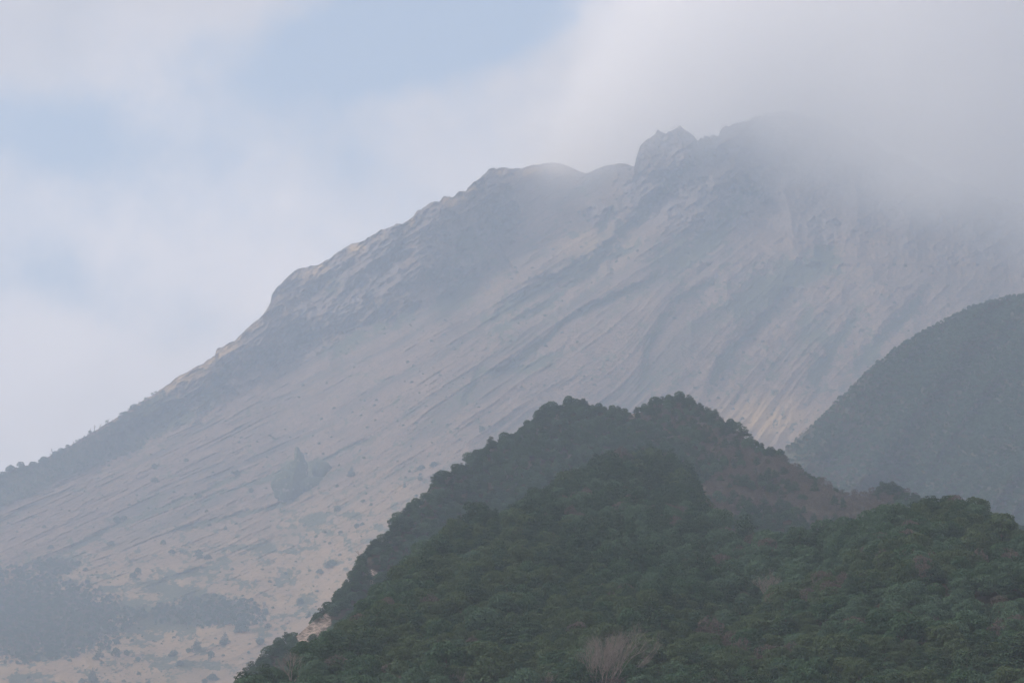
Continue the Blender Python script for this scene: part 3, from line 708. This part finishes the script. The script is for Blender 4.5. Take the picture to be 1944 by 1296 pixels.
# --- shrubs and small trees on the volcano's lower slope: (px, py, radius px, kind 0 round 1 low 2 conifer, label)
SHRUBS = [(294, 885, 8, 0, 'upper of two round bushes one above the other on the grey slope'), (295, 910, 9, 1, 'lower of two round bushes one above the other on the grey slope'),
          (353, 872, 6, 1, 'faint low bush right of the upper of the stacked bushes'), (448, 897, 8, 0, 'greenish bush on the grass left of the rock pinnacle'),
          (378, 941, 7, 0, 'small round bush alone left of and below the pinnacle'), (222, 986, 10, 0, 'bush with a twiggy top below the stacked bushes'), (236, 981, 7, 1, 'smaller bush touching the twiggy-topped bush'),
          (428, 1002, 5, 2, 'tiny upright bush below and left of the pinnacle'), (476, 930, 7, 0, 'bush between the small round bush and the pinnacle foot'),
          (310, 1029, 7, 0, 'grey bush above the pair of low bushes'), (327, 1045, 8, 1, 'left of two low bushes beside the blue-green clump'), (343, 1045, 5, 1, 'right of two low bushes beside the blue-green clump'),
          (378, 1050, 11, 0, 'round half of the blue-green clump on the tan slope'), (394, 1055, 9, 1, 'flat half of the blue-green clump on the tan slope'),
          (252, 1090, 9, 1, 'sloping left half of the slanted bush clump'), (261, 1083, 9, 0, 'upright right half of the slanted bush clump'),
          (163, 1079, 6, 1, 'low bush on the rim of the grass terrace'), (81, 1095, 6, 1, 'small bush at the dark hollow above the thicket'), (96, 1036, 7, 1, 'lonely bush high on the far left slope'), (210, 1030, 9, 1, 'greenish low bush above the grass terrace'),
          (667, 898, 10, 2, 'small upright conifer right of the boulder'), (823, 880, 8, 1, 'dark bush nearest the middle hill on the pale slope'), (800, 886, 9, 1, 'wide low bush left of the dark bush nearest the middle hill'),
          (797, 908, 6, 0, 'small bush under the wide low bush on the pale slope'), (778, 893, 4, 1, 'tiny dot of a bush left of the wide low bush'), (915, 814, 8, 0, 'faint bush high beside the middle hill'),
          (570, 1141, 9, 0, 'green bush alone on the tan slope near the low cliff'), (587, 1166, 6, 2, 'little conifer just above the low cliff'),
          (426, 1214, 13, 2, 'broad conifer in the lower middle of the tan terrace'), (493, 1217, 11, 0, 'round green bush right of the broad conifer'), (372, 1226, 12, 2, 'reddish dark conifer left of the broad conifer'),
          (357, 1234, 7, 0, 'small bush touching the reddish dark conifer'), (400, 1241, 9, 0, 'round bush below and between the two terrace conifers'),
          (188, 1243, 13, 2, 'broad dark conifer at the left on the tan terrace'), (219, 1236, 11, 0, 'large bush right of the left conifer'), (221, 1216, 8, 2, 'small conifer behind the large bush'), (241, 1238, 8, 0, 'round bush right of the large bush'),
          (262, 1251, 7, 0, 'small round bush below the terrace row'), (106, 1240, 8, 1, 'dark bush in front of the thicket'), (70, 1248, 9, 0, 'dark bush at the left end of the terrace row'),
          (175, 1286, 16, 2, 'largest conifer at the bottom edge on the left'), (155, 1293, 9, 0, 'bush leaning against the largest conifer'), (330, 1238, 10, 1, 'low green bush in the middle of the terrace'),
          (341, 1257, 9, 1, 'flat greenish bush below the low green bush'), (403, 1283, 12, 1, 'wide bush at the bottom left of centre'), (388, 1293, 8, 0, 'bush at the bottom edge left of the wide bush'), (283, 1294, 5, 0, 'small bush peeking in at the bottom edge'),
          (460, 1190, 15, 1, 'wide dark low bush on the slope above the terrace'), (510, 1186, 8, 1, 'low bush between the wide dark bush and the low cliff'), (450, 1183, 8, 1, 'reddish bush top behind the wide dark bush'),
          (628, 1067, 13, 1, 'flat blue-green bush patch on the tan slope'), (608, 1083, 9, 1, 'lower flat bush beside the flat blue-green patch'), (641, 965, 9, 0, 'upper faint bush near the middle hill skyline'),
          (690, 950, 6, 1, 'small bush right of the upper faint bush'), (705, 957, 5, 1, 'tiny bush nearest the skyline trees left side'), (676, 998, 7, 0, 'grey boulder-like bush near the left skyline'), (646, 1008, 6, 1, 'low bush on the stony rise near the left skyline')]
for px_, py_, r_, k, lb in SHRUBS:
    p, n_, d_ = T1.at(px_, py_+r_*.7); kk = SHR+k; base = (1.75, 1.9, 1.9)[k]
    s = r_/F*d_/base
    o = tree(kk, (p[0], p[1], p[2]-.2*s), rnd.uniform(0, 6.28), (s, s, s*(1.05 if k < 2 else .8)), lb, 'conifer' if k == 2 else 'bush', 'bushes scattered over the slope', 'conifer' if k == 2 else 'shrub')
# thickets and small scrub: uncountable
dm = np.zeros(T1.P.shape[:2])
dm += bell(PX, PY, 30, 1170, 120, 62)+bell(PX, PY, 160, 1185, 60, 40)*.7+bell(PX, PY, 400, 1165, 100, 26)*.5
dm += bell(PX, PY, 100, 1075, 34, 10)*.6
dm = np.clip(dm, 0, 1)*(PY < 1330)
dm = dm*(.45+1.1*fbm(PX/24, PY/16, 3, 181)); dm = np.where(dm < .12, 0, np.clip(dm*1.6, 0, 1)**1.2)
near_ridge = (1-sstep(190, 330, PX))*cliff*.75
dm = np.maximum(dm, near_ridge)
Pt, It, Jt = T1.scatter(dm, 3.0, 407)
rr = np.random.RandomState(28).rand(len(Pt))
kt = np.where(rr < .2, SHR, np.where(rr < .35, SHR+1, np.where(rr < .62, 12, np.where(rr < .85, 13, np.where(rr < .95, 5, 1)))))
stt = np.where(kt >= SHR, 1.1, .38)*np.random.RandomState(29).uniform(.7, 1.25, len(Pt))
stuff('thicket', Pt, kt, szs(stt), rot3(len(Pt), 37))
dm2 = talus*.9*np.clip((fbm(PX/90, PY/40, 3, 171)-.45)*4, 0.02, 1)*(PY < 1320)*(PX > -60)*(PX < 2000)
Ps, Is, Js = T1.scatter(dm2, 10, 409)
rr = np.random.RandomState(38).rand(len(Ps))
stuff('scattered_scrub', Ps, np.where(rr < .5, SHR, SHR+1), szs(.28+.75*rr**4), rot3(len(Ps), 39))

# --- trees on the left skyline of the volcano
for px_, py_, r_, k, lb in [(6, 898, 9, 0, 'leftmost skyline tree on the volcano ridge'), (20, 886, 11, 1, 'second skyline tree from the left edge on the ridge'), (38, 877, 8, 2, 'round-topped tree above the second ridge tree'),
                            (62, 878, 9, 3, 'tree in the dip of the left ridge'), (40, 886, 9, 1, 'tree between the round-topped tree and the dip'), (82, 869, 9, 0, 'tree with a rounded head leaning left on the ridge'),
                            (105, 858, 9, 2, 'bushy tree under the tallest dead trunk'), (117, 852, 7, 3, 'small bush right of the tallest dead trunk'), (238, 782, 7, 1, 'lower left part of the ridge tree pair'), (254, 770, 9, 0, 'dark ridge tree standing alone above the bare crest')]:
    p, n_, d_ = T1.at(px_, py_+r_*.9); s = r_/F*d_/3.6
    tree(k, (p[0], p[1], p[2]-2.0*s), rnd.uniform(0, 6.28), (s, s, s*1.05), lb, 'tree', 'trees on the left ridge')

# --- bare trees
def bare_mesh(name, H, seed, m, levels=6, r0=.16, spread=.5, lean=0, mult=(2, 3), stems=0):
    r = random.Random(seed); segs = []; tw = []
    def grow(p, d, L, rad, lev):
        q = p+d*L; (segs if lev <= 1 else tw).append((p, q, rad, rad*.66))
        if lev >= levels: return
        for _ in range(r.choice(mult) if lev else mult[1]+1):
            e = d+np.array([r.gauss(0, spread), r.gauss(0, spread), r.gauss(.12, spread*.45)]); e /= np.linalg.norm(e)
            grow(q-d*L*r.uniform(0, .35), e, L*r.uniform(.62, .86), rad*.62, lev+1)
    d0 = np.array([lean, 0, 1.]); d0 /= np.linalg.norm(d0)
    if stems:
        for q in range(stems):
            e = np.array([math.sin(2.4*q)*.42*(q/stems)**.5, math.cos(2.4*q)*.3, 1.]); e /= np.linalg.norm(e)
            grow(np.array([e[0]*.4, e[1]*.4, -.5]), e, H*.27*r.uniform(.85, 1.1), r0*.6, 1)
    else: grow(np.array([0, 0, -.5]), d0, H*.30, r0, 0)
    V, Fc = tube(segs, 5); V2, F2 = tube(tw, 3)
    return npmesh(name+'_trunk', V, Fc, [m]), npmesh(name+'_twigs', V2, F2, [m])
M_twig = bark('pinkish_twigs', (.125, .115, .112, 1), (.20, .185, .18, 1))
def bare(px_, py_, D_, H, seed, lb, m=M_twig, T=None, levels=6, r0=.16, spread=.42, lean=0, nm='bare_tree', cat='bare tree', grp='bare trees', mult=(2, 3), z=None, stems=0):
    a = (px_-972)/F/CP
    if T is None: j = np.argmin(abs(T4.a-a)); i = np.argmin(abs(T4.D[:, j]-D_)); p = T4.P[i, j]
    else: p = T.at(px_, py_)[0]
    a_, b_ = bare_mesh(nm, H, seed, m, levels, r0, spread, lean, mult, stems)
    root = bpy.data.objects.new(nm, None); sc.collection.objects.link(root); root.location = p
    link('trunk', a_, root); link('twigs', b_, root)
    return tag(root, lb, cat, grp)
for q, (px_, D_, H, lb) in enumerate(BIG): bare(px_, 0, D_, H, 500+q, lb, spread=.33, r0=.09 if q else .13, levels=8 if q == 0 else 6, stems=(7, 4, 3, 5, 0)[q])
for q, (px_, py_, H, ln, lb) in enumerate([(99, 866, 15, 0, 'tallest straight dead trunk on the left ridge'), (110, 862, 7, .2, 'short crooked snag right of the tallest dead trunk'), (139, 846, 9, .1, 'forked snag in the gap after the first bushes'), (148, 842, 8, -.2, 'snag leaning left beside the forked snag'),
                                           (160, 834, 9, 0, 'thin snag below the cluster of dead trunks'), (171, 826, 12, .05, 'left trunk in the cluster of dead trunks'), (180, 820, 13, -.05, 'tallest trunk in the cluster of dead trunks'), (189, 814, 10, .15, 'right trunk in the cluster of dead trunks'),
                                           (205, 806, 12, -.1, 'Y-shaped dead tree highest up the left ridge'), (212, 802, 7, .3, 'short snag right of the Y-shaped dead tree'), (403, 684, 6, -.5, 'small snag leaning left at the cliff notch'), (683, 1062, 6, -.2, 'twiggy snag on the lower left skyline of the middle hill')]):
    bare(px_, py_, 0, H*.9, 540+q, lb, bark('dead_wood', (.10, .09, .09, 1), (.2, .18, .17, 1)) if q == 0 else bpy.data.materials['dead_wood'], T1 if q < 11 else T3, 2, .42 if q < 11 else .1, .3, ln, 'dead_tree', 'dead tree', 'dead trees on the skyline', (1, 2))

# ------------------------------------------------------------------ rocks
def rock_mesh(name, lobes, seed, m=M_rock, moss=.3, rough=.22, res=34):
    """a lumpy closed rock wrapped round a stack of ellipsoids, star-shaped about its middle."""
    L = np.array(lobes, float); c = L[:, :3].mean(0)
    th = np.linspace(0, math.pi, res); ph = np.linspace(0, 2*math.pi, res*2, endpoint=False)
    TH, PH = np.meshgrid(th, ph, indexing='ij')
    d = np.stack([np.sin(TH)*np.cos(PH), np.sin(TH)*np.sin(PH), np.cos(TH)], -1)
    R = np.zeros(TH.shape)
    for x, y, z, rx, ry, rz in L:
        q = (c-np.array([x, y, z]))/np.array([rx, ry, rz]); e = d/np.array([rx, ry, rz])
        A = (e*e).sum(-1); B = 2*(e*q).sum(-1); C = (q*q).sum()-1; dis = B*B-4*A*C
        R = np.maximum(R, np.where(dis > 0, (-B+np.sqrt(np.maximum(dis, 0)))/(2*A), 0))
    R = np.maximum(R, .2)
    X = d*R[..., None]+c; k = 1/max(L[:, 3:].max(), .1)
    nz = ridged(X[..., 0]*k*1.6+seed, X[..., 2]*k*.9+X[..., 1]*k*1.3, 5, seed)-.5+.7*(fbm(X[..., 0]*k*5+seed, X[..., 2]*k*3+X[..., 1]*k*4, 4, seed+3, .6)-.5)
    X = c+d*(R*(1+rough*nz))[..., None]
    n = res*2; Fc = [(i*n+j, (i+1)*n+j, (i+1)*n+(j+1) % n, i*n+(j+1) % n) for i in range(res-1) for j in range(n)]
    return npmesh(name, X.reshape(-1, 3), Fc, [m], {'moss': ('POINT', np.full(X.shape[0]*X.shape[1], moss))}, True)
p, n_, d_ = T1.at(572, 935); u = d_/F
o = link('rock_pinnacle', rock_mesh('rock_pinnacle', [(-8*u, 0, 66*u, 8*u, 7*u, 20*u), (-3*u, 0, 62*u, 7*u, 7*u, 20*u), (-9*u, 0, 42*u, 20*u, 12*u, 24*u), (-20*u, 0, 18*u, 36*u, 16*u, 30*u), (22*u, 0, 14*u, 44*u, 16*u, 18*u), (-36*u, 0, 2*u, 16*u, 10*u, 20*u), (34*u, 0, -2*u, 40*u, 10*u, 10*u)], 3, moss=.55, rough=.30, res=60)); o.location = p
tag(o, 'dark mossy rock pinnacle rising from the grey slope, with a wide foot', 'rock')
p, n_, d_ = T1.at(612, 900)
o = link('boulder', rock_mesh('boulder', [(0, 0, 8*u, 20*u, 16*u, 18*u), (14*u, 0, 2*u, 14*u, 12*u, 10*u)], 5, moss=.6, rough=.2)); o.location = p
tag(o, 'dark dome-shaped boulder just right of the rock pinnacle', 'boulder')

# ------------------------------------------------------------------ air
def volume_box(name, lo, hi, m):
    x0, y0, z0 = lo; x1, y1, z1 = hi
    V = [(x0, y0, z0), (x1, y0, z0), (x1, y1, z0), (x0, y1, z0), (x0, y0, z1), (x1, y0, z1), (x1, y1, z1), (x0, y1, z1)]
    Fc = [(0, 3, 2, 1), (4, 5, 6, 7), (0, 1, 5, 4), (1, 2, 6, 5), (2, 3, 7, 6), (3, 0, 4, 7)]
    return tag(link(name, npmesh(name, V, Fc, [m])), kind='stuff')
m, n = mat('haze_air')
pv = n.add('ShaderNodeVolumePrincipled'); pv.inputs['Color'].default_value = (.602, .767, .995, 1); pv.inputs['Density'].default_value = 3.4e-4; pv.inputs['Anisotropy'].default_value = .2
n.l.new(pv.outputs[0], n.add('ShaderNodeOutputMaterial').inputs['Volume'])
volume_box('haze', (-4300, -600, -1), (4300, 5400, 1150), m)

m, n = mat('cloud_vapour'); p = geo(n); s = n.add('ShaderNodeSeparateXYZ'); n.put(s.inputs[0], p)
mp = n.add('ShaderNodeMapping'); mp.inputs['Scale'].default_value = (1, .5, 1.3); n.put(mp.inputs[0], p)
nz = n.noise(mp.outputs[0], .006, 4, .6)
base = n.m('MINIMUM', n.m('MULTIPLY_ADD', s.outputs[0], -.62, 715+.62*250), n.m('MULTIPLY_ADD', s.outputs[0], .55, 612))
hh = n.m('SUBTRACT', s.outputs[2], base); hh = n.m('ADD', hh, n.m('MULTIPLY', n.m('SUBTRACT', nz, .5), 170))
dn = n.m('MULTIPLY', n.ramp(hh, -130, 130), .015)
dn = n.m('MULTIPLY', dn, n.ramp(s.outputs[0], -190, 110))
top = n.m('MULTIPLY_ADD', s.outputs[0], 1.5, 665)                     # the bank's upper edge climbs to the right
nw = n.noise(mp.outputs[0], .011, 6, .66)
dn = n.m('MULTIPLY', dn, n.ramp(n.m('SUBTRACT', n.m('ADD', top, n.m('MULTIPLY', n.m('SUBTRACT', nw, .5), 420)), s.outputs[2]), -50, 70))
front = n.ramp(s.outputs[0], 120, 330, 2620, 2370, False)
dn = n.m('MULTIPLY', dn, n.ramp(n.m('SUBTRACT', s.outputs[1], front), 0, 250))
pv = n.add('ShaderNodeVolumePrincipled'); pv.inputs['Color'].default_value = (.955, .955, .965, 1); n.put(pv.inputs['Density'], dn)
n.l.new(pv.outputs[0], n.add('ShaderNodeOutputMaterial').inputs['Volume'])
volume_box('summit_cloud', (-260, 2350, 420), (1100, 3600, 1050), m)
print('objects', len(bpy.data.objects))
